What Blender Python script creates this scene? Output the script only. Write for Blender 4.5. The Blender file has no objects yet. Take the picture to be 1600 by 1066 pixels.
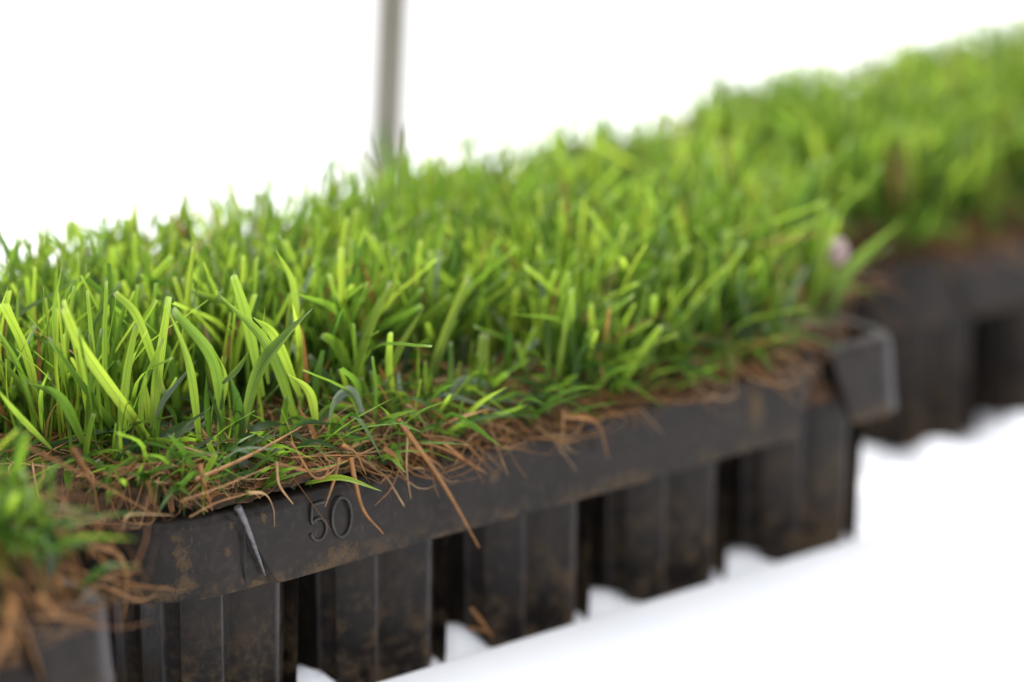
import bpy, bmesh, math, random
from mathutils import Vector, Matrix, Quaternion, noise
random.seed(11)
S = bpy.context.scene
COL = S.collection

# ------------------------------------------------------------------ camera
F_PX, CX, CY = 8000.0, 800.0, 533.0            # focal length in photo pixels (1600 wide)
VX, VY = 11000.0, -2053.0                      # vanishing point of the tray row (world +X)
rx = Vector((VX - CX, CY - VY, -F_PX)).normalized()      # +X seen in camera space
tilt = math.atan((CY - VY) / F_PX)
fwd_len = math.hypot(F_PX, CY - VY)
ang = math.atan2(VX - CX, fwd_len)             # between the view and +X, on the ground
fh = Vector((math.cos(ang), math.sin(ang), 0))
right = Vector((math.sin(ang), -math.cos(ang), 0))
fwd = (fh * math.cos(tilt) + Vector((0, 0, -math.sin(tilt)))).normalized()
up = right.cross(fwd).normalized()
def ray(px, py):
    return fwd + right * ((px - CX) / F_PX) + up * ((CY - py) / F_PX)
FL_BOT, FL_TOP = 0.045, 0.0665                 # flange bottom and top above the bench
CAM = Vector((0.055, 0.0, FL_BOT)) - ray(441, 906) * 1.331
def proj(p):
    d = Vector(p) - CAM
    z = d.dot(fwd)
    return CX + F_PX * d.dot(right) / z, CY - F_PX * d.dot(up) / z, z
def x_at(px, y, z):                            # X of the point on a row line that is seen at column px
    a, b = -2.0, 3.0
    for _ in range(50):
        m = (a + b) / 2
        if proj((m, y, z))[0] < px: a = m
        else: b = m
    return a
def on_y(px, py, y):                           # point of the upright plane at that Y
    r = ray(px, py); return CAM + r * ((y - CAM.y) / r.y)
cam = bpy.data.cameras.new('camera')
co = bpy.data.objects.new('camera', cam); COL.objects.link(co)
M = Matrix((right, up, -fwd)).transposed().to_4x4(); M.translation = CAM
co.matrix_world = M
cam.sensor_width = 36; cam.lens = 36 * F_PX / 1600
cam.clip_start = 0.05; cam.clip_end = 200
cam.dof.use_dof = True
cam.dof.focus_distance = proj(on_y(385, 640, 0.014))[2]
cam.dof.aperture_fstop = (cam.lens / 1000) / 0.046
cam.dof.aperture_blades = 0
S.camera = co

# ------------------------------------------------------------------ light
W = bpy.data.worlds.new('World'); S.world = W; W.use_nodes = True
bg = W.node_tree.nodes['Background']
bg.inputs['Color'].default_value = (0.945, 0.955, 1.0, 1)
_wn = W.node_tree; _tc = _wn.nodes.new('ShaderNodeTexCoord'); _sp = _wn.nodes.new('ShaderNodeSeparateXYZ'); _mr = _wn.nodes.new('ShaderNodeMapRange')
_wn.links.new(_tc.outputs['Generated'], _sp.inputs[0]); _wn.links.new(_sp.outputs[2], _mr.inputs[0])
_mr.inputs[3].default_value = 0.60; _mr.inputs[4].default_value = 1.80        # overcast sky: three times brighter overhead than at the horizon
_wn.links.new(_mr.outputs[0], bg.inputs['Strength'])
sun = bpy.data.lights.new('sun', 'SUN'); sun.energy = 3.7; sun.angle = math.radians(28); sun.color = (1, 0.965, 0.91)
so = bpy.data.objects.new('sun', sun); COL.objects.link(so)
sd = (fh * 0.62 + right * -0.28 + Vector((0, 0, 1.05))).normalized()    # towards the bright overcast sky behind the trays
so.rotation_euler = sd.to_track_quat('Z', 'Y').to_euler()
S.view_settings.view_transform = 'Standard'; S.view_settings.look = 'None'
S.view_settings.exposure = 0.65; S.view_settings.gamma = 1.0
S.cycles.max_bounces = 10; S.cycles.transmission_bounces = 6

# ------------------------------------------------------------------ materials
def mat(name):
    m = bpy.data.materials.new(name); m.use_nodes = True
    nt = m.node_tree; nt.nodes.clear()
    return m, nt
def N(nt, t, **k):
    n = nt.nodes.new(t)
    for a, v in k.items(): setattr(n, a, v)
    return n
def L(nt, a, b): nt.links.new(a, b)
def val(nt, op, a, b=None, c=None, clamp=False):
    n = N(nt, 'ShaderNodeMath', operation=op); n.use_clamp = clamp
    for i, v in enumerate((a, b, c)):
        if v is None: continue
        if isinstance(v, (int, float)): n.inputs[i].default_value = v
        else: L(nt, v, n.inputs[i])
    return n.outputs[0]
def mixc(nt, f, a, b):
    n = N(nt, 'ShaderNodeMix', data_type='RGBA')
    for s, v in ((0, f), (6, a), (7, b)):
        if isinstance(v, (int, float)): n.inputs[s].default_value = v
        elif isinstance(v, tuple): n.inputs[s].default_value = (*v, 1)
        else: L(nt, v, n.inputs[s])
    return n.outputs[2]
def ramp(nt, f, pts):
    n = N(nt, 'ShaderNodeValToRGB'); e = n.color_ramp.elements
    while len(e) < len(pts): e.new(0.5)
    for el, (p, c) in zip(e, pts): el.position = p; el.color = (*c, 1) if isinstance(c, tuple) else (c, c, c, 1)
    L(nt, f, n.inputs[0]); return n.outputs[0]
def noise_n(nt, vec, scale, detail=4, rough=0.55):
    n = N(nt, 'ShaderNodeTexNoise'); n.inputs['Scale'].default_value = scale
    n.inputs['Detail'].default_value = detail; n.inputs['Roughness'].default_value = rough
    if vec: L(nt, vec, n.inputs['Vector'])
    return n.outputs['Fac']

def plastic_material(name, dirt_top, dirt_soft, spots=()):
    """dark moulded plastic; soil smears up to the height dirt_top"""
    m, nt = mat(name)
    out = N(nt, 'ShaderNodeOutputMaterial'); b = N(nt, 'ShaderNodeBsdfPrincipled'); L(nt, b.outputs[0], out.inputs[0])
    g = N(nt, 'ShaderNodeNewGeometry'); pos = g.outputs['Position']
    sep = N(nt, 'ShaderNodeSeparateXYZ'); L(nt, pos, sep.inputs[0])
    n1 = noise_n(nt, pos, 70, 5); n2 = noise_n(nt, pos, 420, 3); n3 = noise_n(nt, pos, 1500, 2)
    n4 = noise_n(nt, pos, 170, 4, 0.65)
    base = mixc(nt, ramp(nt, n1, [(0.3, 0.0), (0.7, 1.0)]), (0.0058, 0.0043, 0.0037), (0.0135, 0.0100, 0.0082))
    # lime and dust film
    base = mixc(nt, val(nt, 'MULTIPLY', ramp(nt, n2, [(0.5, 0.0), (0.75, 1.0)]), 0.35), base, (0.040, 0.031, 0.024))
    h = val(nt, 'DIVIDE', val(nt, 'SUBTRACT', dirt_top, sep.outputs[2]), dirt_soft, clamp=True)
    d = val(nt, 'ADD', val(nt, 'MULTIPLY', n4, 1.5), val(nt, 'ADD', val(nt, 'MULTIPLY', n1, 0.7), val(nt, 'MULTIPLY', n2, 0.25)))
    dm = val(nt, 'MULTIPLY', ramp(nt, val(nt, 'SUBTRACT', d, 0.85), [(0.28, 0.0), (0.58, 1.0)]), h)
    mp = N(nt, 'ShaderNodeMapping'); mp.inputs['Scale'].default_value = (1, 1, 0.12); mp.inputs['Rotation'].default_value = (0.25, 0.35, 0.2); L(nt, pos, mp.inputs['Vector'])
    sc = ramp(nt, noise_n(nt, mp.outputs[0], 1300, 2), [(0.70, 0.0), (0.76, 1.0)])
    base = mixc(nt, val(nt, 'MULTIPLY', sc, val(nt, 'MULTIPLY', n1, 0.9)), base, (0.085, 0.075, 0.068))
    for (c, r, sx, sz) in spots:                # individual mud splashes
        vd = N(nt, 'ShaderNodeVectorMath', operation='SUBTRACT'); L(nt, pos, vd.inputs[0]); vd.inputs[1].default_value = c
        vm = N(nt, 'ShaderNodeVectorMath', operation='MULTIPLY'); L(nt, vd.outputs[0], vm.inputs[0]); vm.inputs[1].default_value = (sx, 0.3 * sx, sz)
        ln = N(nt, 'ShaderNodeVectorMath', operation='LENGTH'); L(nt, vm.outputs[0], ln.inputs[0])
        q = val(nt, 'ADD', val(nt, 'DIVIDE', ln.outputs['Value'], r), val(nt, 'MULTIPLY', val(nt, 'SUBTRACT', n2, 0.5), 2.6))
        q = val(nt, 'ADD', q, val(nt, 'MULTIPLY', val(nt, 'SUBTRACT', n3, 0.5), 1.6))
        dm = val(nt, 'MAXIMUM', dm, ramp(nt, q, [(0.35, 0.85), (1.25, 0.0)]))
    soil = mixc(nt, n2, (0.045, 0.029, 0.015), (0.125, 0.085, 0.046))
    wa = N(nt, 'ShaderNodeAttribute', attribute_name='edge_light'); edge_light = val(nt, 'MULTIPLY', wa.outputs['Fac'], ramp(nt, n1, [(0.3, 0.35), (0.6, 1.0)]))
    base = mixc(nt, edge_light, base, (0.075, 0.070, 0.074))          # edge highlights painted in as paler plastic
    col = mixc(nt, val(nt, 'MULTIPLY', dm, 0.8), base, soil)
    L(nt, col, b.inputs['Base Color'])
    L(nt, val(nt, 'ADD', val(nt, 'MULTIPLY', n1, 0.25), val(nt, 'ADD', 0.30, val(nt, 'MULTIPLY', dm, 0.45))), b.inputs['Roughness'])
    b.inputs['Specular IOR Level'].default_value = 0.17
    bp = N(nt, 'ShaderNodeBump'); bp.inputs['Strength'].default_value = 0.35; bp.inputs['Distance'].default_value = 0.0006
    L(nt, val(nt, 'ADD', val(nt, 'MULTIPLY', n2, 0.5), val(nt, 'ADD', val(nt, 'MULTIPLY', n3, 0.3), val(nt, 'MULTIPLY', dm, 0.9))), bp.inputs['Height'])
    L(nt, bp.outputs[0], b.inputs['Normal'])
    return m

def leaf_material(name, dry=False):
    """attribute bl: r = along the blade, g = random, b = across, a = paleness"""
    m, nt = mat(name)
    out = N(nt, 'ShaderNodeOutputMaterial')
    at = N(nt, 'ShaderNodeAttribute', attribute_name='bl'); sep = N(nt, 'ShaderNodeSeparateColor'); L(nt, at.outputs['Color'], sep.inputs[0])
    v, rnd, u, pale = sep.outputs[0], sep.outputs[1], sep.outputs[2], at.outputs['Alpha']
    g = N(nt, 'ShaderNodeNewGeometry'); nz = noise_n(nt, g.outputs['Position'], 260, 4)
    if dry:
        c = ramp(nt, rnd, [(0.0, (0.10, 0.037, 0.011)), (0.35, (0.30, 0.118, 0.030)), (0.7, (0.46, 0.215, 0.068)), (1.0, (0.58, 0.38, 0.19))])
        c = mixc(nt, ramp(nt, nz, [(0.4, 0.0), (0.7, 0.6)]), c, (0.09, 0.04, 0.018))
        t = mixc(nt, 0.4, c, (0.55, 0.24, 0.07)); fac, rough = 0.25, 0.55
    else:
        c = ramp(nt, rnd, [(0.0, (0.013, 0.044, 0.010)), (0.45, (0.029, 0.080, 0.014)), (0.8, (0.058, 0.122, 0.018)), (1.0, (0.10, 0.155, 0.026))])
        c = mixc(nt, ramp(nt, v, [(0.0, 0.75), (0.28, 0.0)]), c, (0.040, 0.055, 0.018))       # darker sheath at the foot: understory shade put into the colour
        c = mixc(nt, ramp(nt, nz, [(0.58, 0.0), (0.74, 0.45)]), c, (0.12, 0.15, 0.03))
        c = mixc(nt, pale, c, (0.22, 0.26, 0.23))
        tip = val(nt, 'MULTIPLY', ramp(nt, v, [(0.925, 0.0), (0.985, 1.0)]), val(nt, 'GREATER_THAN', rnd, 0.3))
        c = mixc(nt, val(nt, 'MULTIPLY', tip, 0.75), c, (0.52, 0.50, 0.40))                   # dried, mown tip
        tr = ramp(nt, rnd, [(0.0, (0.07, 0.175, 0.020)), (0.5, (0.24, 0.41, 0.036)), (1.0, (0.52, 0.68, 0.066))])
        tr = mixc(nt, ramp(nt, v, [(0.0, 0.6), (0.3, 0.0)]), tr, (0.10, 0.14, 0.03))  # foot shade painted into the translucent colour too
        t = mixc(nt, pale, tr, (0.25, 0.29, 0.24)); fac, rough = 0.66, 0.40
    vein = val(nt, 'SINE', val(nt, 'MULTIPLY', u, 44.0))
    mid = ramp(nt, val(nt, 'ABSOLUTE', val(nt, 'SUBTRACT', u, 0.5)), [(0.03, 1.0), (0.08, 0.0)])
    c = mixc(nt, val(nt, 'MULTIPLY', val(nt, 'ADD', vein, 1.0), 0.25), c, (0.02, 0.03, 0.008))
    t = mixc(nt, val(nt, 'MULTIPLY', val(nt, 'ADD', vein, 1.0), 0.22), t, (0.05, 0.12, 0.01))
    if not dry: c = mixc(nt, val(nt, 'MULTIPLY', mid, 0.35), c, (0.10, 0.16, 0.05)); t = mixc(nt, val(nt, 'MULTIPLY', mid, 0.45), t, (0.06, 0.13, 0.012))
    b = N(nt, 'ShaderNodeBsdfPrincipled'); L(nt, c, b.inputs['Base Color']); b.inputs['Roughness'].default_value = rough
    b.inputs['Specular IOR Level'].default_value = 0.38
    bp = N(nt, 'ShaderNodeBump'); bp.inputs['Strength'].default_value = 0.25; bp.inputs['Distance'].default_value = 0.0002
    L(nt, val(nt, 'ADD', vein, nz), bp.inputs['Height']); L(nt, bp.outputs[0], b.inputs['Normal'])
    tl = N(nt, 'ShaderNodeBsdfTranslucent'); L(nt, t, tl.inputs[0])
    mx = N(nt, 'ShaderNodeMixShader'); mx.inputs[0].default_value = fac
    L(nt, b.outputs[0], mx.inputs[1]); L(nt, tl.outputs[0], mx.inputs[2]); L(nt, mx.outputs[0], out.inputs[0])
    return m

def simple_material(name, c1, c2, scale, rough, bump=0.0, spec=0.5, metal=0.0, trans=None):
    m, nt = mat(name)
    out = N(nt, 'ShaderNodeOutputMaterial'); b = N(nt, 'ShaderNodeBsdfPrincipled'); L(nt, b.outputs[0], out.inputs[0])
    g = N(nt, 'ShaderNodeNewGeometry'); n = noise_n(nt, g.outputs['Position'], scale, 5)
    L(nt, mixc(nt, ramp(nt, n, [(0.35, 0.0), (0.65, 1.0)]), c1, c2), b.inputs['Base Color'])
    b.inputs['Roughness'].default_value = rough; b.inputs['Specular IOR Level'].default_value = spec; b.inputs['Metallic'].default_value = metal
    if bump:
        bp = N(nt, 'ShaderNodeBump'); bp.inputs['Distance'].default_value = bump; bp.inputs['Strength'].default_value = 0.5
        L(nt, n, bp.inputs['Height']); L(nt, bp.outputs[0], b.inputs['Normal'])
    if trans:
        tl = N(nt, 'ShaderNodeBsdfTranslucent'); tl.inputs[0].default_value = (*trans, 1)
        mx = N(nt, 'ShaderNodeMixShader'); mx.inputs[0].default_value = 0.4
        L(nt, b.outputs[0], mx.inputs[1]); L(nt, tl.outputs[0], mx.inputs[2]); L(nt, mx.outputs[0], out.inputs[0])
    return m

# ------------------------------------------------------------------ helpers
def link(name, me, material, parent=None, kind=None, label=None):
    o = bpy.data.objects.new(name, me); COL.objects.link(o)
    if material and not me.materials: me.materials.append(material)
    if parent: o.parent = parent
    if kind: o['kind'] = kind
    if label: o['label'] = label
    return o
def mesh(name, vs, fs, smooth_deg=None):
    me = bpy.data.meshes.new(name); me.from_pydata([tuple(v) for v in vs], [], fs); me.update()
    if smooth_deg is not None:
        me.shade_smooth(); me.set_sharp_from_angle(angle=math.radians(smooth_deg))
    return me
def empty(name, loc, label, cat, group=None):
    o = bpy.data.objects.new(name, None); COL.objects.link(o); o.location = loc
    o.empty_display_size = 0.02; o['label'] = label; o['category'] = cat
    if group: o['group'] = group
    return o
def tube(pts, r, seg=8, closed=False):
    pts = [Vector(p) for p in pts]; n = len(pts); vs, fs = [], []
    ref = Vector((0.13, 0.9, 0.41)).normalized()
    for i, p in enumerate(pts):
        a = pts[(i - 1) % n] if (closed or i > 0) else p
        c = pts[(i + 1) % n] if (closed or i < n - 1) else p
        t = (c - a).normalized(); s = t.cross(ref).normalized(); w = s.cross(t)
        rr = r(i / (n - 1)) if callable(r) else r
        for k in range(seg):
            q = 2 * math.pi * k / seg; vs.append(p + (s * math.cos(q) + w * math.sin(q)) * rr)
    m = n if closed else n - 1
    for i in range(m):
        for k in range(seg):
            j = (i + 1) % n
            fs.append((i * seg + k, i * seg + (k + 1) % seg, j * seg + (k + 1) % seg, j * seg + k))
    if not closed: fs.append(tuple(range(seg))[::-1]); fs.append(tuple(range((n - 1) * seg, n * seg)))
    return vs, fs

# ------------------------------------------------------------------ setting: white bench, film, ground
M_white = simple_material('white_bench', (0.86, 0.87, 0.89), (0.89, 0.90, 0.91), 30, 0.35)
M_film = simple_material('white_film', (0.86, 0.87, 0.90), (0.90, 0.90, 0.92), 60, 0.28, 0.0004)
M_ground = simple_material('white_ground_cloth', (0.84, 0.85, 0.87), (0.88, 0.89, 0.9), 8, 0.6, 0.001)
LIP_Z = 0.010
lip_p = None
# the front edge of the bench board: found where the photograph shows it, at the board's height
r = ray(1000, 946); lp = CAM + r * ((LIP_Z - CAM.z) / r.z); LIP_Y = lp.y
prof = [(LIP_Y + 0.004, -0.03), (LIP_Y + 0.004, LIP_Z - 0.004)]
for k in range(7):
    a = math.pi * k / 12; prof.append((LIP_Y + 0.004 - 0.004 * (1 - math.cos(a)), LIP_Z - 0.004 + 0.004 * math.sin(a)))
prof += [(LIP_Y - 0.05, LIP_Z), (LIP_Y - 0.60, LIP_Z), (LIP_Y - 0.604, LIP_Z - 0.004), (LIP_Y - 0.604, -0.03)]
X0, X1 = -1.6, 2.6
vs = [(X0, y, z) for y, z in prof] + [(X1, y, z) for y, z in prof]; n = len(prof)
fs = [(i, i + n, (i + 1) % n + n, (i + 1) % n) for i in range(n)] + [tuple(range(n)), tuple(range(n, 2 * n))[::-1]]
link('bench_ledge', mesh('bench_ledge', vs, fs, 40), M_white, kind='structure')
vs = [(x, y, z) for x in (X0, X1) for y in (LIP_Y + 0.0045, 0.44) for z in (-0.03, -0.001)]
fs = [(0, 1, 3, 2), (4, 6, 7, 5), (0, 4, 5, 1), (2, 3, 7, 6), (1, 5, 7, 3), (0, 2, 6, 4)]
link('bench_top', mesh('bench_top', vs, fs), M_white, kind='structure')
gz = -0.78
link('ground', mesh('ground', [(-60, -60, gz), (60, -60, gz), (60, 60, gz), (-60, 60, gz)], [(0, 1, 2, 3)]), M_ground, kind='structure')

# ------------------------------------------------------------------ plug tray
CELL_Y = 0.008                                   # front faces of the cells behind the flange
xr1 = x_at(343.7, CELL_Y, 0.040); xr4 = x_at(1036, CELL_Y, 0.040); P = (xr4 - xr1) / 3
xe1 = x_at(441, CELL_Y, 0.040); FW = xe1 - xr1   # front face width
CC = xr1 + FW / 2                                # centre of the first cell
XL = CC - 0.88 * P                               # tray's left end
XRE = x_at(1392, 0.004, 0.052)                   # tray's right end
XC = x_at(392, 0, 0.056)                         # step in the flange
XB = x_at(1266, 0, 0.056)                        # end of the long flange
XLUG = x_at(1318, 0, 0.056)
print('P', P, 'FW', FW, 'CC', CC, 'XL', XL, 'XRE', XRE, 'XC', XC, 'XB', XB, 'XLUG', XLUG, 'LIP_Y', LIP_Y)
ROWS = 3
WY = CELL_Y + ROWS * P + 0.006
CH = (P - 0.0095 - FW) / 2                       # chamfer
RL, RR = 0.032, 0.008
spots = [((x_at(295, 0, 0.056), 0.001, 0.0625), 0.0022, 1, 1), ((x_at(299, 0, 0.056), 0.001, 0.0572), 0.0026, 1, 0.6), ((x_at(303, 0, 0.05), 0.001, 0.0500), 0.0028, 1, 1),
         ((x_at(272, 0, 0.05), 0.002, 0.0475), 0.003, 0.6, 1.3),
         ((x_at(402, 0, 0.05), -0.001, 0.0455), 0.0028, 0.6, 1.6), ((x_at(528, 0, 0.05), -0.001, 0.0475), 0.0045, 0.7, 1.3),
         ((x_at(500, 0, 0.05), -0.001, 0.0455), 0.0035, 0.5, 1.6), ((x_at(363, 0, 0.05), -0.0, 0.056), 0.0012, 1, 0.6),
         ((x_at(370, 0, 0.06), -0.0, 0.063), 0.0011, 1, 0.8), ((x_at(412, 0, 0.06), -0.001, 0.0635), 0.0012, 1, 0.7),
         ((x_at(770, 0, 0.05), -0.001, 0.0575), 0.0022, 1, 1), ((x_at(1180, 0, 0.05), -0.001, 0.056), 0.004, 1.2, 0.5)]
M_flange = plastic_material('flange_plastic', 0.0505, 0.008, spots)
M_cell = plastic_material('cell_plastic', 0.042, 0.036)
t_org = Vector((XL, 0, 0))

def sweep(path, prof, cap=True, lean=(0, 0)):
    """path: (point, outward) pairs; prof: (out, z). lean shifts the two ends along the path as z falls"""
    vs, fs, n = [], [], len(prof)
    for i, (p, o) in enumerate(path):
        for (d, z) in prof:
            q = Vector((p[0], p[1], 0)) + Vector((o[0], o[1], 0)) * d; q.z = z
            if i == 0: q.x += lean[0] * (FL_TOP - z)
            if i == len(path) - 1: q.x += lean[1] * (FL_TOP - z)
            vs.append(q - t_org)
    for i in range(len(path) - 1):
        for k in range(n):
            fs.append((i * n + k, (i + 1) * n + k, (i + 1) * n + (k + 1) % n, i * n + (k + 1) % n))
    if cap: fs.append(tuple(range(n))[::-1]); fs.append(tuple(range((len(path) - 1) * n, len(path) * n)))
    return vs, fs
def flange_prof(pr=0.0, top=FL_TOP, bot=FL_BOT, th=0.0013):
    out = [(-0.006 + pr, top)]
    for k in range(6):
        a = math.pi / 2 * k / 5; rr = 0.0026
        out.append((-rr + rr * math.sin(a) + pr - 0.0008, top - rr + rr * math.cos(a)))
    out += [(0.0004 + pr, bot + 0.004), (0.0010 + pr, bot + 0.0006), (0.0007 + pr, bot), (0.0001 + pr - th, bot + 0.0002), (-0.0006 + pr - th, bot + 0.004)]
    out += [(-0.0022 + pr - th, top - 0.004), (-0.006 + pr, top - th)]
    return out
F_OUT = (0, -1)
def tray_parts(root, digits):
    parts = []
    def part(name, vf, m, sm=35, parent=root, label=None):
        o = link(name, mesh(name, vf[0], vf[1], sm), m, parent, label=label); parts.append(o); return o
    # left corner: front stub, arc, side
    path = [((XC + 0.022, 0), F_OUT), ((XL + RL, 0), F_OUT)]
    for k in range(1, 11):
        a = math.pi / 2 * k / 10
        path.append(((XL + RL - RL * math.sin(a), RL - RL * math.cos(a)), (-math.sin(a), -math.cos(a))))
    path += [((XL, WY - 0.01), (-1, 0)), ((XL + 0.01, WY), (0, 1))]
    part('corner_flange', sweep(path[::-1], flange_prof(-0.0012)), M_flange)
    # long front flange with slanted ends
    nx = 40; path = []
    for i in range(nx + 1):
        f = i / nx; x = XC - 0.006 + (XB - XC + 0.0105) * f
        e = 0.0 if 0 < i < nx else 0.0022
        wob = 0.0006 * math.sin(f * 7.3) * min(1, f * 6, (1 - f) * 6)
        path.append(((x, e + wob - 0.0002), F_OUT))
    path.insert(1, ((XC - 0.006 + 0.0022, 0.0002), F_OUT)); path.insert(-1, ((XB + 0.0030, 0.0), F_OUT))
    # ends lean inward as z falls
    vs, fs = sweep(path, flange_prof(0.0006))
    n = len(flange_prof())
    for i in range(len(path)):
        for k in range(n):
            v = vs[i * n + k]; q = FL_TOP - v.z
            f = (v.x - (XC - XL)) / (XB - XC)
            v.x += q * (0.52 * (1 - f) - 0.42 * f)
    ff = part('front_flange', (vs, fs), M_flange)
    if digits:                                   # pale rib at the step: the crease's highlight put into its colour
        pts = [on_y(px, py, yy) - t_org for px, py, yy in ((371, 792, 0.0006), (381, 812, 0), (394, 845, -0.0002), (405, 874, -0.0004), (414, 899, -0.0004))]
        part('crease_highlight_rib', tube(pts, lambda t: 0.0011 * (1 - 0.75 * t), 10), M_crease, 60, ff)
    # right corner lug and side
    path = [((XLUG - 0.005, 0.0005), F_OUT), ((XRE - RR, 0.0), F_OUT)]
    for k in range(1, 8):
        a = math.pi / 2 * k / 7
        path.append(((XRE - RR + RR * math.sin(a), RR - RR * math.cos(a)), (math.sin(a), -math.cos(a))))
    path += [((XRE, 0.05), (1, 0)), ((XRE, WY - 0.008), (1, 0)), ((XRE - 0.008, WY), (0, 1))]
    lug = part('corner_lug', sweep(path, flange_prof(0.0014, FL_TOP + 0.0005, FL_BOT - 0.0005, 0.0016), lean=(0.35, 0)), M_flange)
    np_ = len(flange_prof())
    wv = [(0.55 if 3 <= i // np_ <= 5 else 0.25 if i // np_ in (2, 6) else 0.0) if 1 <= i % np_ <= 8 else 0.0 for i in range(len(path) * np_)]  # lug corner lightened: its highlight is painted in
    for i in range(len(wv)):
        if i % np_ <= 2: wv[i] = max(wv[i], 0.45)  # sky sheen on the lug's top, painted as a paler tone
    lug.data.attributes.new('edge_light', 'FLOAT', 'POINT').data.foreach_set('value', wv)
    path = [((XRE - 0.010, WY), (0, 1)), ((XL + 0.012, WY), (0, 1))]
    part('back_flange', sweep(path, flange_prof(0)), M_flange)
    # top rim strip just inside the flange, stops at the slot beside the lug
    arc = lambda rr: [(XL + RL - rr * math.sin(a), RL - rr * math.cos(a)) for a in [math.pi / 2 * k / 8 for k in range(9)]]
    path = arc(RL - 0.0052)[::-1] + [(XB + 0.002, 0.0052), (XB + 0.002, WY - 0.0055), (XL + 0.0052, WY - 0.0055)]
    path2 = arc(RL - 0.022)[::-1] + [(XB - 0.006, 0.022), (XB - 0.006, WY - 0.020), (XL + 0.022, WY - 0.020)]
    z = FL_TOP - 0.0006; m = len(path)
    vs = [Vector((x, y, z)) - t_org for x, y in path] + [Vector((x, y, z - 0.0012)) - t_org for x, y in path2] + [Vector((x, y, z - 0.0015)) - t_org for x, y in path] + [Vector((x, y, z - 0.0027)) - t_org for x, y in path2]
    fs = []
    for i in range(m):
        j = (i + 1) % m
        fs += [(i, j, j + m, i + m), (i + 2 * m, i + 3 * m, j + 3 * m, j + 2 * m), (i, i + 2 * m, j + 2 * m, j), (i + m, j + m, j + 3 * m, i + 3 * m)]
    part('rim', (vs, fs), M_flange, None)
    # cells: tapering eight-sided cups with a flute down each face
    def outline(s):
        hw = FW / 2; q = hw + CH
        half = [(-hw - 0.93 * CH, -q + 0.42 * CH), (-hw - 0.66 * CH, -q + 0.20 * CH), (-hw - 0.30 * CH, -q + 0.05 * CH), (-hw, -q), (-hw + 0.0007, -q - 0.00035), (-hw + 0.0014, -q + 0.0002),
                (-hw + 0.0028, -q + 0.0026), (-hw + 0.0052, -q + 0.0028), (-hw + 0.0080, -q + 0.0008), (-hw + 0.0095, -q + 0.0002), (hw - 0.0022, -q), (hw - 0.0008, -q - 0.0003), (hw, -q + 0.0004), (hw + 0.5 * CH, -q + 0.5 * CH)]
        pts = []
        for k in range(4):
            c, sn = [(1, 0), (0, 1), (-1, 0), (0, -1)][k]
            for (x, y) in half: pts.append(((x * c - y * sn) * s, (x * sn + y * c) * s))
        return pts
    rings = [(0.064, 1.0), (0.05, 0.992), (0.02, 0.965), (0.006, 0.952), (0.0015, 0.93), (0.0005, 0.88)]
    vs, fs = [], []
    for z, s in rings:
        for (x, y) in outline(s): vs.append((x, y, z))
    n = len(outline(1))
    for i in range(len(rings) - 1):
        for k in range(n):
            fs.append((i * n + (k + 1) % n, i * n + k, (i + 1) * n + k, (i + 1) * n + (k + 1) % n))
    fs.append(tuple(range((len(rings) - 1) * n, len(rings) * n))[::-1])
    cm = mesh('cell', vs, fs, 32)
    wv = [1.0 if (i % n) % 14 in (4, 11) else 0.0 for i in range(len(vs))]  # bright ridge lines painted in for edge highlights
    cm.attributes.new('edge_light', 'FLOAT', 'POINT').data.foreach_set('value', wv)
    for rw in range(ROWS):
        for k in range(5):
            o = link('cell', cm, M_cell, root); o.location = (CC + k * P - XL, CELL_Y + FW / 2 + CH + rw * P, 0); parts.append(o)
    if digits:
        sx0, sx1 = x_at(484, 0, 0.06), x_at(509, 0, 0.06); y = -0.0004
        zt, zb = on_y(497, 786, 0).z, on_y(497, 843, 0).z
        w = sx1 - sx0; h = zt - zb
        five = [(1.0, 1.0), (0.5, 1.0), (0.08, 1.0), (0.05, 0.8), (0.03, 0.56)]
        five += [(0.45 + 0.5 * math.cos(a), 0.30 + 0.30 * math.sin(a)) for a in [math.radians(140 - 22 * k) for k in range(0, 15)]]
        pts = [Vector((sx0 + u * w, y - 0.0003 * (1 - v), zb + v * h)) - t_org for u, v in five]
        part('raised_digit', tube(pts, 0.00042, 8), M_digit, 60, ff, 'raised digit 5')
        sx0, sx1 = x_at(517, 0, 0.06), x_at(547, 0, 0.06); zt, zb = on_y(531, 777, 0).z, on_y(531, 838, 0).z
        pts = [Vector((sx0 + (sx1 - sx0) * (0.5 + 0.5 * math.cos(a)), y - 0.0003 * (0.5 - 0.5 * math.sin(a)), (zt + zb) / 2 + (zt - zb) / 2 * math.sin(a))) - t_org for a in [2 * math.pi * k / 26 for k in range(26)]]
        part('raised_digit', tube(pts, 0.00042, 8, True), M_digit, 60, ff, 'raised digit 0')
        # hairline split in the flange corner
        pts = [on_y(px, py, 0.0004) - t_org for px, py in ((381, 815), (382, 840), (383, 862), (382, 885), (384, 905), (388, 916))]
        part('split_line', tube(pts, 0.00022, 5), M_crack, 60)
    return parts
M_crease = simple_material('crease_highlight', (0.025, 0.023, 0.024), (0.09, 0.084, 0.09), 500, 0.38, 0.0002)  # pale tone carries the crease highlight
M_digit = simple_material('digit_highlight', (0.009, 0.007, 0.006), (0.024, 0.020, 0.018), 420, 0.35, 0.0002, 0.3)  # lighter than the flange: highlights on the digits put into the colour
M_crack = simple_material('crack_dark', (0.008, 0.007, 0.007), (0.012, 0.011, 0.01), 200, 0.8)
GT = 'plug trays in a staggered row'
main = empty('plug_tray', t_org, 'dark plastic plug tray marked with a raised 50, standing between two other trays', 'tray', GT)
tray_parts(main, True)
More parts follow.
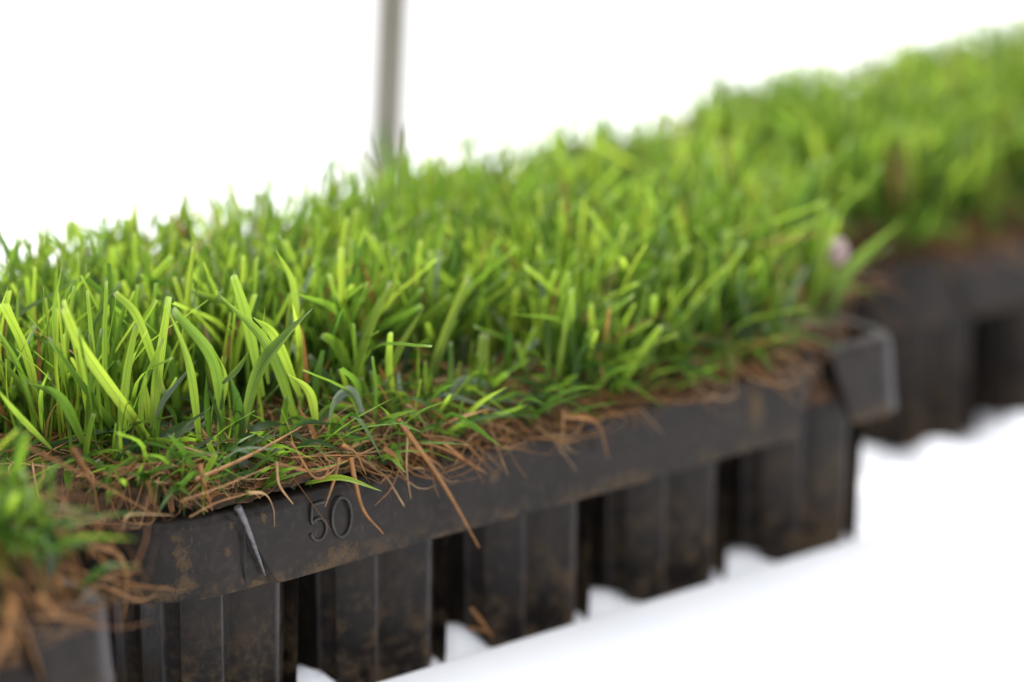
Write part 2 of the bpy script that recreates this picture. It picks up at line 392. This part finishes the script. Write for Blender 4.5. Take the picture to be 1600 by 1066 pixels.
def copy_tray(dx, dy, label):
    t = empty('plug_tray', t_org + Vector((dx, dy, 0)), label, 'tray', GT)
    for o in [c for c in main.children if not c.name.startswith('split_line')]:
        c = o.copy(); COL.objects.link(c); c.parent = t
    return t
DYL, DYR = -0.031, 0.048
DXL = x_at(184, DYL, 0.052) - XRE
DXR = x_at(1322, DYR + 0.01, 0.052) - (XL + 0.004)
print('DX', DXL, DXR)
tl = copy_tray(DXL, DYL, 'dark plastic plug tray with only its square corner showing under hanging straw')
tr = copy_tray(DXR, DYR, 'dark plastic plug tray set back furthest, behind heaped white film')

# crumpled white film the trays stand in
def smooth(a): a = max(0, min(1, a)); return a * a * (3 - 2 * a)
def bump(x, y, cx, cy, rx_, ry_, h): return h * math.exp(-((x - cx) / rx_) ** 2 - ((y - cy) / ry_) ** 2)
bumps = []
for k in range(5):
    gx = CC + k * P + P * 0.5
    bumps.append((gx - 0.001, 0.019, 0.011, 0.008, 0.0062 if k < 4 else 0.008))
for (px, py, rr, hh) in ((1335, 735, 0.013, 0.012), (1375, 790, 0.020, 0.007), (1455, 735, 0.012, 0.009), (1580, 715, 0.02, 0.010), (1660, 710, 0.02, 0.010), (1420, 790, 0.02, 0.006)):
    rr_ = ray(px, py); p = CAM + rr_ * ((hh * 0.5 - CAM.z) / rr_.z); bumps.append((p.x, p.y, rr, rr * 0.8, hh))
fx0, fx1, fy0, fy1 = -0.42, 0.80, LIP_Y + 0.0055, 0.26
nx, ny = 300, 80; vs, fs = [], []
for j in range(ny + 1):
    for i in range(nx + 1):
        x = fx0 + (fx1 - fx0) * i / nx; y = fy0 + (fy1 - fy0) * j / ny
        edge = smooth((y - 0.004) / 0.012) if x < XRE + 0.02 else min(1, j / 5.0)
        z = 0.0014 + 0.0010 * noise.noise((x * 60, y * 60, 0))
        b = sum(bump(x, y, *q) for q in bumps)
        b += 0.4 * b * noise.noise((x * 90, y * 90, 3.0))
        w = 0.004 * max(0, 1 - abs(noise.noise((x * 35, y * 35, 7.0))) * 5)
        vs.append((x, y, max(0.0006, z + (b + w * 0.6) * edge)))
for j in range(ny):
    for i in range(nx): a = j * (nx + 1) + i; fs.append((a, a + 1, a + nx + 2, a + nx + 1))
film = link('plastic_film', mesh('plastic_film', vs, fs, 180), M_film)
film['label'] = 'crumpled white film lying on the bench beneath the trays'; film['category'] = 'plastic film'

# ------------------------------------------------------------------ grass
M_grass = leaf_material('grass_blade'); M_dry = leaf_material('dry_straw', True)
M_soil = simple_material('matted_thatch', (0.02, 0.012, 0.006), (0.10, 0.05, 0.022), 300, 0.95, 0.002)
class Buf:
    def __init__(s): s.v, s.f, s.a = [], [], []
    def build(s, name, m, parent, kind=None, loc=Vector((0, 0, 0))):
        me = mesh(name, [Vector(q) - loc for q in s.v], s.f, 180)
        at = me.attributes.new('bl', 'FLOAT_COLOR', 'POINT')
        at.data.foreach_set('color', [c for q in s.a for c in q])
        return link(name, me, m, parent, kind)
def bez(pts, n):
    """smooth curve through pts (Catmull-Rom), n+1 samples"""
    p = [pts[0] * 2 - pts[1]] + list(pts) + [pts[-1] * 2 - pts[-2]]; out = []; m = len(pts) - 1
    for i in range(n + 1):
        t = i / n * m; k = min(int(t), m - 1); t -= k
        a, b, c, d = p[k:k + 4]
        out.append(0.5 * ((2 * b) + (c - a) * t + (2 * a - 5 * b + 4 * c - d) * t * t + (3 * b - a - 3 * c + d) * t ** 3))
    return out
def ribbon(buf, pts, w, nrm, rnd, pale=0.0, cut=True, fold=0.40, twist=0.0, n=9, foot=0.55, fray=False):
    """leaf blade along pts: folded at the midrib, w = full width; nrm = facing of its flat side"""
    c = bez(pts, n); b0 = len(buf.v)
    for i, p in enumerate(c):
        v = i / n
        t = (c[min(i + 1, n)] - c[max(i - 1, 0)]).normalized()
        s = t.cross(nrm)
        s = s.normalized() if s.length > 1e-5 else Vector((1, 0, 0))
        if twist: s = Quaternion(t, twist * v) @ s
        f = s.cross(t)
        g = foot + (1 - foot) * min(1, v / 0.35)
        g *= (1 - 0.32 * max(0, (v - 0.6) / 0.4)) if cut else max(0.03, 1 - max(0, (v - 0.45) / 0.55) ** 1.6)
        hw = w * 0.5 * g
        for k, u in enumerate((-1, 0, 1)):
            q = p + s * (u * hw) + f * (fold * hw * (0 if u == 0 else 1))
            if i == n and cut and u: q = q - t * hw * random.uniform(-0.1, 0.5)
            buf.v.append(q); buf.a.append((v, rnd, (u + 1) / 2, pale))
    for i in range(n):
        for k in range(2):
            a = b0 + i * 3 + k; buf.f.append((a, a + 1, a + 4, a + 3))
    if fray:                                     # torn fibres at the mown tip
        t = (c[n] - c[n - 1]).normalized(); s = t.cross(nrm).normalized()
        for k in range(random.randint(3, 5)):
            o = c[n] + s * w * 0.35 * random.uniform(-1, 1) - t * 0.0004
            e = o + (t * random.uniform(0.4, 1.0) + s * random.uniform(-0.8, 0.8) + nrm * random.uniform(-.4, .4)) * 0.0023
            q = len(buf.v)
            for z in (o - s * 0.00009, o + s * 0.00009, e): buf.v.append(z); buf.a.append((0.99, 0.9, 0.5, 0.9))
            buf.f.append((q, q + 1, q + 2))
def strand(buf, pts, r, rnd, n=8, flat=0.5):
    """dry stem: thin flattened, tapering tube"""
    c = bez(pts, n); b0 = len(buf.v); ref = Vector((random.uniform(-1, 1), random.uniform(-1, 1), 0.5)).normalized()
    for i, p in enumerate(c):
        v = i / n; t = (c[min(i + 1, n)] - c[max(i - 1, 0)]).normalized()
        s = t.cross(ref).normalized(); f = s.cross(t)
        rr = r * (1 - 0.75 * v ** 2)
        for k in range(4):
            a = math.pi / 2 * k; buf.v.append(p + s * rr * math.cos(a) + f * rr * flat * math.sin(a)); buf.a.append((v, rnd, k / 4, 0))
    for i in range(n):
        for k in range(4):
            a = b0 + i * 4; buf.f.append((a + k, a + (k + 1) % 4, a + 4 + (k + 1) % 4, a + 4 + k))
U = Vector((0, 0, 1))
def smooth(a): a = max(0, min(1, a)); return a * a * (3 - 2 * a)
def mat_z0(x, y):                                 # top of the matted thatch, tray-local (front flange at y = 0)
    e = smooth((y + 0.002) / 0.014) * smooth((WY - y) / 0.014)
    return FL_TOP - 0.001 + 0.0100 * e + 0.0030 * noise.noise((x * 55, y * 55, 1.7)) * e
view_n = (-fwd)
def inside(x, y, pad=0.004):                     # within the rounded rim
    if x < XL + RL and y < RL:
        return math.hypot(x - XL - RL, y - RL) < RL - pad
    return True

def turf(root, dx, dy, xl, xr, label_parts, n_blades, hmin, hmax, n_ind, back_drop, seed, focus, ymax=None, mound=0.0, tone=0.58):
    mat_z = lambda x, y: mat_z0(x, y) + mound * smooth((y + 0.001) / 0.012)
    random.seed(seed)
    T = Vector((dx, dy, 0)); ymax = ymax or (WY - 0.004)
    # matted soil and thatch core
    nx, ny = 110, 44; vs, fs = [], []
    for j in range(ny + 1):
        for i in range(nx + 1):
            x = xl + (xr - xl) * i / nx; y = 0.004 + (ymax - 0.004) * j / ny
            e = min(1, i / 4, (nx - i) / 4)
            zz = -0.016 if (y < 0.014 and x > XB - 0.002) else 0.0
            if not inside(x, y, 0.0065):
                dv = Vector((x - XL - RL, y - RL)); dv = dv.normalized() * (RL - 0.0065); x, y = XL + RL + dv.x, RL + dv.y; zz = -0.003
            vs.append(Vector((x, y, zz + mat_z(x, y) - 0.002 - 0.006 * (1 - e) + 0.0016 * noise.noise((x * 300, y * 300, 2)))) + T - root.location)
    for j in range(ny):
        for i in range(nx): a = j * (nx + 1) + i; fs.append((a, a + 1, a + nx + 2, a + nx + 1))
    link('thatch_bed', mesh('thatch_bed', vs, fs, 180), M_soil, root)
    # upright blades
    blades = []
    clumps = [(random.uniform(xl, xr), random.uniform(0.004, ymax), random.uniform(-1, 1), random.uniform(0, 1)) for _ in range(90)]
    for i in range(n_blades):
        cx, cy, lean_d, cr = random.choice(clumps)
        if random.random() < 0.55:
            x = random.gauss(cx, 0.006); y = random.gauss(cy, 0.006)
        else: x = random.uniform(xl, xr); y = random.uniform(0.004, ymax) if random.random() < 0.8 else random.uniform(0.004, 0.022)
        if focus and y < 0.018 and x > XB - 0.001: continue
        if not (xl + 0.002 < x < xr - 0.001 and 0.005 < y < ymax and inside(x, y)): continue
        low = random.random() < (0.36 if y < 0.020 else 0.22)
        h = random.uniform(hmin, hmax) * (1 - back_drop * smooth((y - 0.02) / (WY - 0.02)))
        front = smooth(1 - (y - 0.004) / 0.028)
        if focus and -40 < proj((x, y, FL_TOP))[0] < 840 and y < (0.034 if proj((x, y, FL_TOP))[0] > 380 else 0.046) and random.random() < (0.80 if not low else 0.10): continue
        if not low and y < 0.034 and focus and proj((x, y, FL_TOP))[0] < 840: h *= random.uniform(0.35, 0.8)
        if front > 0.3: h *= 0.80
        az = random.uniform(0, 2 * math.pi); lean = abs(random.gauss(0, 0.40)) + 0.04; h *= random.choice((1, 1, 1, random.uniform(0.55, 0.95)))
        if low: lean = random.uniform(0.5, 1.9); h *= random.uniform(0.3, 0.65); w_low = 1
        dirv = Vector((math.cos(az), math.sin(az), 0))
        base = Vector((x, y, mat_z(x, y) - 0.005))
        p1 = base + U * h * 0.55 + dirv * h * random.uniform(0.12, 0.45) * lean + Vector((random.uniform(-1, 1), random.uniform(-1, 1), 0)) * h * 0.06
        p2 = base + U * h * (1.0 - (0.16 if not low else 0.45) * lean) + dirv * h * 0.85 * lean
        if low: p2.z = max(p2.z, base.z + 0.004)
        fa = random.uniform(0, 2 * math.pi)
        nrm = (Vector((math.cos(fa), math.sin(fa), 0.15)) + view_n * 0.5).normalized()
        w = random.triangular(0.0006, 0.0029, 0.0012)
        rnd = min(1, max(0, random.gauss(0.26 if low else tone, 0.27)))
        blades.append((proj(base + T), base + T, p1 + T, p2 + T, w, nrm, rnd, 0.75 if random.random() < 0.018 else 0.0, random.random() < 0.8 and not low, random.uniform(-0.9, 0.9)))  # a few pale blades: glossy reflections put into the colour
    for i in range(300):
        x = random.uniform(xl, (XB - 0.004) if focus else xr); y = random.uniform(0.0035, 0.020)
        if not inside(x, y): continue
        h = random.triangular(0.008, 0.034, 0.016); az = random.gauss(-math.pi / 2, 1.5); dirv = Vector((math.cos(az), math.sin(az), 0))
        base = Vector((x, y, mat_z(x, y) - 0.003)); up_ = random.uniform(0.15, 0.75)
        p1 = base + U * h * up_ * 0.62 + dirv * h * 0.42; p2 = base + U * h * (up_ - random.uniform(-0.1, 0.22)) + dirv * h * 0.9
        if p2.y < 0.002: p2.z = max(p2.z, FL_TOP + 0.001)
        else: p2.z = max(p2.z, mat_z(p2.x, p2.y) + 0.001)
        nrm = (Vector((random.uniform(-1, 1), random.uniform(-1, 1), 0.8)) + view_n * 0.4).normalized()
        blades.append((proj(base + T), base + T, p1 + T, p2 + T, random.triangular(0.0006, 0.0024, 0.0011), nrm, min(1, max(0, random.gauss(0.30, 0.22))), 0.6 if random.random() < 0.03 else 0.0, False, random.uniform(-1.2, 1.2)))  # some low blades pale too, as painted gloss
    # those that show largest (the front ones inside the frame) are parts of their own
    blades.sort(key=lambda b: (not (-60 < b[0][0] < 1660), b[1].y - dy + random.uniform(0, 0.02)))
    mass, dead = Buf(), Buf()
    for i, (pj, b, p1, p2, w, nrm, rnd, pale, cut, tw) in enumerate(blades):
        if i >= n_ind and random.random() < 0.07:
            ribbon(dead, [b, p1, p2], w * 0.8, nrm, random.uniform(0.3, 1.0), 0, False, twist=tw * 2, n=8); continue
        one = i < n_ind
        buf = Buf() if one else mass
        ribbon(buf, [b, p1, p2], w, nrm, rnd, pale, cut, twist=tw, n=8, fray=cut and one and focus)
        if one:
            o = buf.build('grass_blade', M_grass, root, loc=b); o.location = b - root.location
    mass.build('dense_grass', M_grass, root, 'stuff', loc=root.location)
    dead.build('dead_grass', M_dry, root, 'stuff', loc=root.location)
    # dry straw: matted over the bed and spilling over the rim
    sm = Buf(); ind = []
    nst = int(3000 * (xr - xl) / 0.28)
    for i in range(nst):
        edge = random.random() < 0.55
        x = random.uniform(xl, xr); y = random.uniform(0.0, 0.020) if edge else random.uniform(0.01, ymax)
        if random.random() < 0.10: x = random.choice((xl, xr)) + random.uniform(-0.004, 0.004); y = random.uniform(0.002, ymax)
        if not inside(x, y, 0.002) or (focus and y < 0.016 and x > XB - 0.006): continue
        az = random.uniform(0, 2 * math.pi) if not edge else random.gauss(-0.35, 0.8) + (math.pi if random.random() < 0.4 else 0)
        if edge and random.random() < 0.3: continue
        l = random.triangular(0.006, 0.034, 0.014); d = Vector((math.cos(az), math.sin(az), 0)); d2 = Vector((-d.y, d.x, 0))
        cv = random.gauss(0, 0.22) * l; pts = []
        z0, lift = random.uniform(-0.001, 0.003), (random.uniform(0.003, 0.012) if random.random() < 0.10 else 0.0)
        hang = random.uniform(0.0, 0.007) if random.random() < 0.8 else random.uniform(0.006, 0.013)
        for k in range(5):
            f = k / 4; q = Vector((x, y, 0)) + d * (l * f) + d2 * (cv * 4 * f * (1 - f) + random.uniform(-0.028, 0.028) * l)
            if focus and q.y < 0.003 and 215 < proj(q)[0] < 590: q.y = 0.003 + random.uniform(0, 0.004)
            if q.y < 0.0 or not inside(q.x, q.y, 0.001):      # over the rim: lies down against the flange
                ov = min(1.0, max(0.0, -q.y / 0.010)); q.y = max(q.y, -0.0020 - 0.0025 * ov - 0.0012 * k / 4); q.z = FL_TOP + 0.0012 - hang * ov
                if q.y > -0.001 and not inside(q.x, q.y, 0.001): q.z = FL_TOP + 0.0015
            else: q.z = mat_z(q.x, q.y) + z0 + lift * f * f + 0.0012 * math.sin(f * 3.1)
            pts.append(q + T)
        ind.append((pts, random.triangular(0.00010, 0.00050, 0.00022), min(1, max(0, random.gauss(0.45, 0.33)))))
    ind.sort(key=lambda q: (not (-40 < proj(q[0][0])[0] < 1640), q[0][0].y + random.uniform(0, 0.012)))
    k_ind = 150 if focus else 60
    for i, (pts, r_, rn) in enumerate(ind):
        b = pts[0]
        if i < k_ind:
            bf = Buf(); strand(bf, pts, r_, rn, n=10); o = bf.build('straw', M_dry, root, loc=b); o.location = b - root.location
        else: strand(sm, pts, r_, rn, n=6)
    sm.build('matted_straw', M_dry, root, 'stuff', loc=root.location)

GG = 'grass growing in the plug trays'
XT0, XT1 = XL + 0.004, XRE - 0.008
g_main = empty('grass_turf', (XT0, 0.03, FL_TOP), 'bright green mown grass growing from the tray marked 50', 'grass', GG)
g_left = empty('grass_turf', (XT0 + DXL, 0.03 + DYL, FL_TOP), 'straw-rich grass in the tray whose square corner shows', 'grass', GG)
g_right = empty('grass_turf', (XT0 + DXR, 0.03 + DYR, FL_TOP), 'thick bright grass in the set-back tray above the heaped film', 'grass', GG)
turf(g_main, 0, 0, XT0, XT1, None, 8200, 0.027, 0.051, 220, 0.04, 5, True, 0.122)
turf(g_left, DXL, DYL, XT0, XT1, None, 4600, 0.016, 0.036, 120, 0.1, 6, False, None, 0.008, 0.40)
turf(g_right, DXR, DYR, XT0, XT1, None, 6500, 0.028, 0.047, 200, 0.32, 7, False, 0.088)

# blades and straws in the zone of focus, each set where the photograph shows it standing in the front row
random.seed(3)
hero = [  # (depth into tray, width px, rnd, pale, pointed, points foot -> tip)
 (.016, 17, .95, 0, 0, [(258, 725), (190, 630), (128, 541), (100, 480)]), (.020, 20, .35, 0, 0, [(222, 728), (150, 640), (75, 532)]),
 (.014, 15, .75, 0, 0, [(190, 725), (194, 600), (210, 506)]), (.018, 18, .80, 0, 0, [(238, 670), (244, 580), (263, 463)]),
 (.015, 13, .72, 0, 1, [(313, 700), (296, 580), (258, 472)]), (.017, 19, .55, 0, 0, [(345, 640), (330, 560), (267, 484)]),
 (.013, 19, .68, 0, 1, [(374, 690), (402, 586), (443, 530), (489, 482)]), (.018, 19, .66, 0, 1, [(468, 680), (418, 545), (343, 461)]),
 (.021, 16, .82, 0, 1, [(470, 620), (432, 528), (395, 496)]), (.026, 16, .70, 0, 0, [(410, 620), (385, 500), (364, 429)]),
 (.012, 15, .98, 0, 1, [(494, 672), (482, 615), (451, 585)]), (.036, 13, .98, 0, 0, [(285, 580), (296, 470), (305, 386)]),
 (.024, 13, .80, 0, 0, [(258, 620), (216, 500), (178, 457)]), (.022, 8, .7, 0, 0, [(152, 660), (145, 560), (135, 453)]),
 (.022, 8, .6, 0, 0, [(168, 660), (163, 550), (165, 438)]), (.019, 14, .92, 0, 0, [(145, 690), (125, 580), (98, 470)]),
 (.024, 10, .55, 0, 1, [(115, 650), (84, 510), (99, 408)]), (.008, 9, .72, 0, 1, [(80, 702), (30, 650), (-6, 605)]),
 (.020, 10, .5, 0, 0, [(50, 640), (25, 570), (-4, 520)]), (.014, 16, .35, 0, 1, [(135, 700), (95, 625), (40, 598)]),
 (.028, 14, .8, 0, 0, [(62, 640), (38, 545), (3, 474)]), (.018, 14, .12, 0, 1, [(331, 700), (327, 640), (322, 585)]),
 (.015, 17, .08, 0, 1, [(376, 690), (370, 635), (359, 588)]), (.022, 20, .88, 0, 0, [(543, 650), (570, 545), (612, 441)]),
 (.018, 12, .92, 0, 1, [(592, 640), (626, 545), (664, 479)]), (.021, 14, .95, 0, 0, [(645, 680), (690, 535), (731, 434)]),
 (.014, 21, 1., 0, 0, [(748, 660), (751, 590), (757, 521)]), (.036, 15, .98, 0, 0, [(541, 640), (537, 520), (535, 386)]),
 (.034, 11, .7, 0, 0, [(677, 660), (674, 540), (673, 390)]), (.010, 15, .3, .85, 1, [(566, 648), (548, 612), (524, 624), (512, 660)]),
 (.010, 11, .4, .7, 0, [(690, 640), (715, 597), (745, 596), (782, 618)]), (.020, 20, .45, 0, 1, [(812, 610), (814, 558), (850, 519), (892, 488)]),
 (.008, 16, .25, 0, 1, [(735, 625), (790, 640), (848, 662)]), (.012, 9, .55, 0, 0, [(548, 702), (565, 660), (586, 612)]),
 (.028, 17, .55, 0, 0, [(552, 600), (530, 545), (503, 522)]), (.034, 11, .85, 0, 1, [(466, 560), (458, 450), (431, 390)]),
 (.012, 17, .2, 0, 1, [(380, 690), (410, 668), (455, 664)]), (.012, 18, .35, 0, 1, [(232, 690), (290, 668), (318, 650)]),
 (.010, 8, .3, .6, 1, [(244, 650), (262, 618), (308, 562)]), (.014, 14, .4, 0, 1, [(160, 760), (200, 720), (250, 742)]),
 (.008, 14, .3, .35, 1, [(193, 745), (160, 757), (131, 772)]), (.010, 13, .45, 0, 1, [(110, 775), (105, 735), (118, 700)]),
 (.024, 10, .6, 0, 1, [(420, 600), (412, 540), (415, 478)]), (.016, 10, .6, 0, 1, [(306, 700), (315, 672), (322, 655)]),
 (.016, 11, .8, 0, 1, [(345, 640), (350, 590), (331, 540)]), (.014, 9, .7, 0, 1, [(348, 600), (370, 578), (388, 550)]),
 (.006, 8, .22, 0, 1, [(130, 806), (206, 808), (250, 818), (287, 835)]), (.030, 18, .98, 0, 0, [(930, 470), (938, 410), (925, 365)]),
 (.030, 20, .95, 0, 0, [(985, 480), (1005, 400), (1018, 310)]), (.020, 18, .8, 0, 0, [(1010, 480), (1035, 440), (1066, 400)]),
 (.024, 17, .85, 0, 0, [(880, 500), (888, 400), (880, 310)]), (.018, 16, .6, 0, 1, [(900, 560), (930, 500), (985, 440)]),
 (.020, 18, .9, 0, 0, [(1208, 520), (1205, 460), (1212, 410)]), (.024, 18, .9, 0, 0, [(1255, 470), (1262, 410), (1282, 350)]),
 (.020, 16, .9, 0, 0, [(1150, 480), (1160, 420), (1182, 350)]), (.012, 24, .6, 0, 1, [(1295, 500), (1325, 420), (1410, 345)]),
]
fv = view_n
def hero_pts(y, pts): return [on_y(px, py, y) for px, py in pts]
for (y, w, rnd, pale, pointed, pts) in hero:
    y += max(0, 385 - pts[0][0]) * 0.00009      # the row of sharp blades runs square to the view
    P3 = hero_pts(y, pts)
    for i, p in enumerate(P3): p += fwd * random.uniform(-0.004, 0.004) * (i / len(P3))
    z = proj(P3[0])[2]; bf = Buf()
    nrm = (fv + Vector((random.uniform(-.6, .6), random.uniform(-.6, .6), random.uniform(-.1, .5)))).normalized()
    ribbon(bf, P3, w * z / F_PX * 1.05, nrm, rnd, pale, not pointed, fold=random.uniform(0.3, 0.75), twist=random.uniform(-0.9, 0.9), n=12, foot=0.5, fray=(not pointed and y < 0.03) or random.random() < 0.3)
    o = bf.build('grass_blade', M_grass, g_main, loc=P3[0]); o.location = P3[0] - g_main.location
straws = [  # (y in front of / behind the flange plane, width px, rnd, points)
 (.000, 6, .62, [(305, 750), (390, 712), (471, 667)]), (-.003, 9, .8, [(283, 783), (360, 755), (437, 722)]),
 (-.006, 9, .55, [(622, 655), (689, 751), (749, 856)]), (-.004, 9, .6, [(548, 715), (554, 748), (568, 798), (599, 834)]),
 (-.004, 9, .55, [(600, 700), (624, 722), (611, 763), (586, 790)]), (-.003, 7, .6, [(530, 715), (522, 750), (508, 792)]),
 (-.003, 7, .65, [(535, 695), (555, 708), (572, 742)]), (-.003, 8, .95, [(388, 770), (414, 772), (427, 795), (429, 823)]),
 (-.003, 6, .9, [(432, 722), (436, 757), (458, 788)]), (-.004, 5, 1., [(638, 668), (635, 730), (642, 780)]),
 (-.004, 12, .6, [(880, 650), (931, 659), (950, 716)]), (-.004, 11, .75, [(880, 640), (879, 670), (874, 708)]),
 (.004, 7, .7, [(40, 697), (130, 742), (238, 802)]), (.004, 13, .35, [(113, 700), (130, 730), (148, 762)]),
 (-.001, 9, .45, [(230, 752), (240, 785), (258, 812)]), (-.003, 5, 1., [(191, 826), (204, 805), (270, 805)]),
 (-.018, 7, .75, [(150, 852), (190, 872), (198, 925), (189, 982)]), (-.018, 7, .6, [(90, 880), (180, 908), (290, 924)]),
 (-.018, 6, .55, [(80, 900), (170, 918), (262, 918)]), (-.018, 6, .5, [(60, 905), (140, 905), (222, 893)]), (-.016, 6, .6, [(160, 915), (215, 938), (243, 930), (205, 945)]),
 (-.044, 15, .7, [(15, 930), (42, 990), (70, 1070)]), (-.044, 14, .6, [(20, 935), (8, 1000), (-8, 1040)]), (-.044, 11, .55, [(60, 930), (90, 960), (123, 968)]),
 (-.044, 12, .75, [(10, 950), (25, 1000), (20, 1035)]), (-.002, 8, .5, [(312, 725), (320, 760), (332, 798)]), (-.003, 6, .8, [(296, 808), (340, 785), (392, 770)]),
 (-.003, 5, .55, [(455, 715), (520, 712), (588, 712)]), (-.003, 6, .5, [(430, 725), (500, 735), (585, 700)]), (-.004, 8, .6, [(640, 690), (690, 700), (750, 735)]),
 (-.004, 8, .55, [(660, 680), (720, 690), (768, 735)]), (-.004, 9, .6, [(690, 690), (720, 715), (760, 740)]), (-.004, 9, .55, [(640, 700), (680, 722), (700, 745)]),
 (-.003, 5, .6, [(455, 690), (490, 745), (515, 740), (535, 718)]), (-.003, 6, .5, [(500, 705), (515, 725), (505, 750)]), (.002, 6, .7, [(530, 680), (545, 700), (570, 690), (610, 685)]),
 (-.0055, 9, .55, [(735, 950), (755, 975), (770, 998)]), (-.0055, 8, .45, [(730, 982), (750, 985), (772, 992)]),
]
for (y, w, rnd, pts) in straws:
    P3 = hero_pts(y if y > -.0055 or y < -.0056 else 0.006, pts); z = proj(P3[0])[2]; bf = Buf()
    strand(bf, P3, w * 0.5 * z / F_PX, rnd, n=14, flat=0.35)
    par = g_left if y < -.01 else g_main
    o = bf.build('straw', M_dry, par, loc=P3[0]); o.location = P3[0] - par.location

# pale petal caught at the tray's end
M_petal = simple_material('petal', (0.34, 0.24, 0.22), (0.42, 0.34, 0.32), 300, 0.6, 0, 0.3, 0, (0.35, 0.25, 0.22))
c = on_y(1310, 392, 0.010); vs, fs = [], []
for i in range(7):
    for k in range(7):
        u, v = i / 6 * 2 - 1, k / 6 * 2 - 1; s = math.sqrt(max(0, 1 - 0.5 * v * v))
        vs.append(right * (u * s * 0.0030) + up * (v * math.sqrt(1 - 0.5 * u * u) * 0.0036) + fwd * (0.0016 * (u * u + v * v)))
for i in range(6):
    for k in range(6): a = i * 7 + k; fs.append((a, a + 1, a + 8, a + 7))
pt = link('petal', mesh('petal', vs, fs, 180), M_petal); pt.location = c
pt['label'] = 'small pale pink petal caught in grass blades at the tray end'; pt['category'] = 'petal'
md = pt.modifiers.new('thickness', 'SOLIDIFY'); md.thickness = 0.0003

# ------------------------------------------------------------------ pole behind
M_pole = simple_material('galvanised_pole', (0.115, 0.106, 0.080), (0.15, 0.138, 0.106), 40, 0.5, 0.0003, 0.4)
d0 = 1.80
a = CAM + ray(603, 240) * d0; b = CAM + ray(613, 0) * d0
dirp = (b - a).normalized(); t0 = (-0.001 - a.z) / dirp.z; foot = a + dirp * t0; top = b + dirp * 0.9
pole = empty('pole', foot, 'slim grey metal pole standing upright behind the trays', 'pole')
def cyl(p, q, r, seg=20):
    vs, fs = tube([p - foot, (p + q) / 2 - foot, q - foot], r, seg); return vs, fs
vs, fs = cyl(foot, top, 0.0092); link('shaft', mesh('shaft', vs, fs, 40), M_pole, pole)
vs, fs = cyl(foot, foot + dirp * 0.006, 0.016); link('base_plate', mesh('base_plate', vs, fs, 40), M_pole, pole)
vs, fs = cyl(top - dirp * 0.012, top + dirp * 0.004, 0.0104); link('end_cap', mesh('end_cap', vs, fs, 40), M_pole, pole)

# flat grey-brown lump on the film
M_lump = simple_material('dark_lump', (0.05, 0.045, 0.035), (0.12, 0.105, 0.085), 600, 0.9, 0.001)
q = ray(1480, 781); c = CAM + q * ((0.0045 - CAM.z) / q.z)
bm = bmesh.new(); bmesh.ops.create_icosphere(bm, subdivisions=3, radius=1)
for v in bm.verts:
    k = 1 + 0.35 * noise.noise(v.co * 1.7 + Vector((4, 2, 9)))
    v.co = Vector((v.co.x * 0.0062 * k, v.co.y * 0.0030 * k, v.co.z * 0.0018 * k + 0.001))
me = bpy.data.meshes.new('dark_lump'); bm.to_mesh(me); bm.free(); me.shade_smooth()
cr = link('dark_lump', me, M_lump); cr.location = c; cr.rotation_euler.z = 0.2
cr['label'] = 'flat grey-brown lump lying on the white film'; cr['category'] = 'soil crumb'  # a grey mark on the film, built as a lump
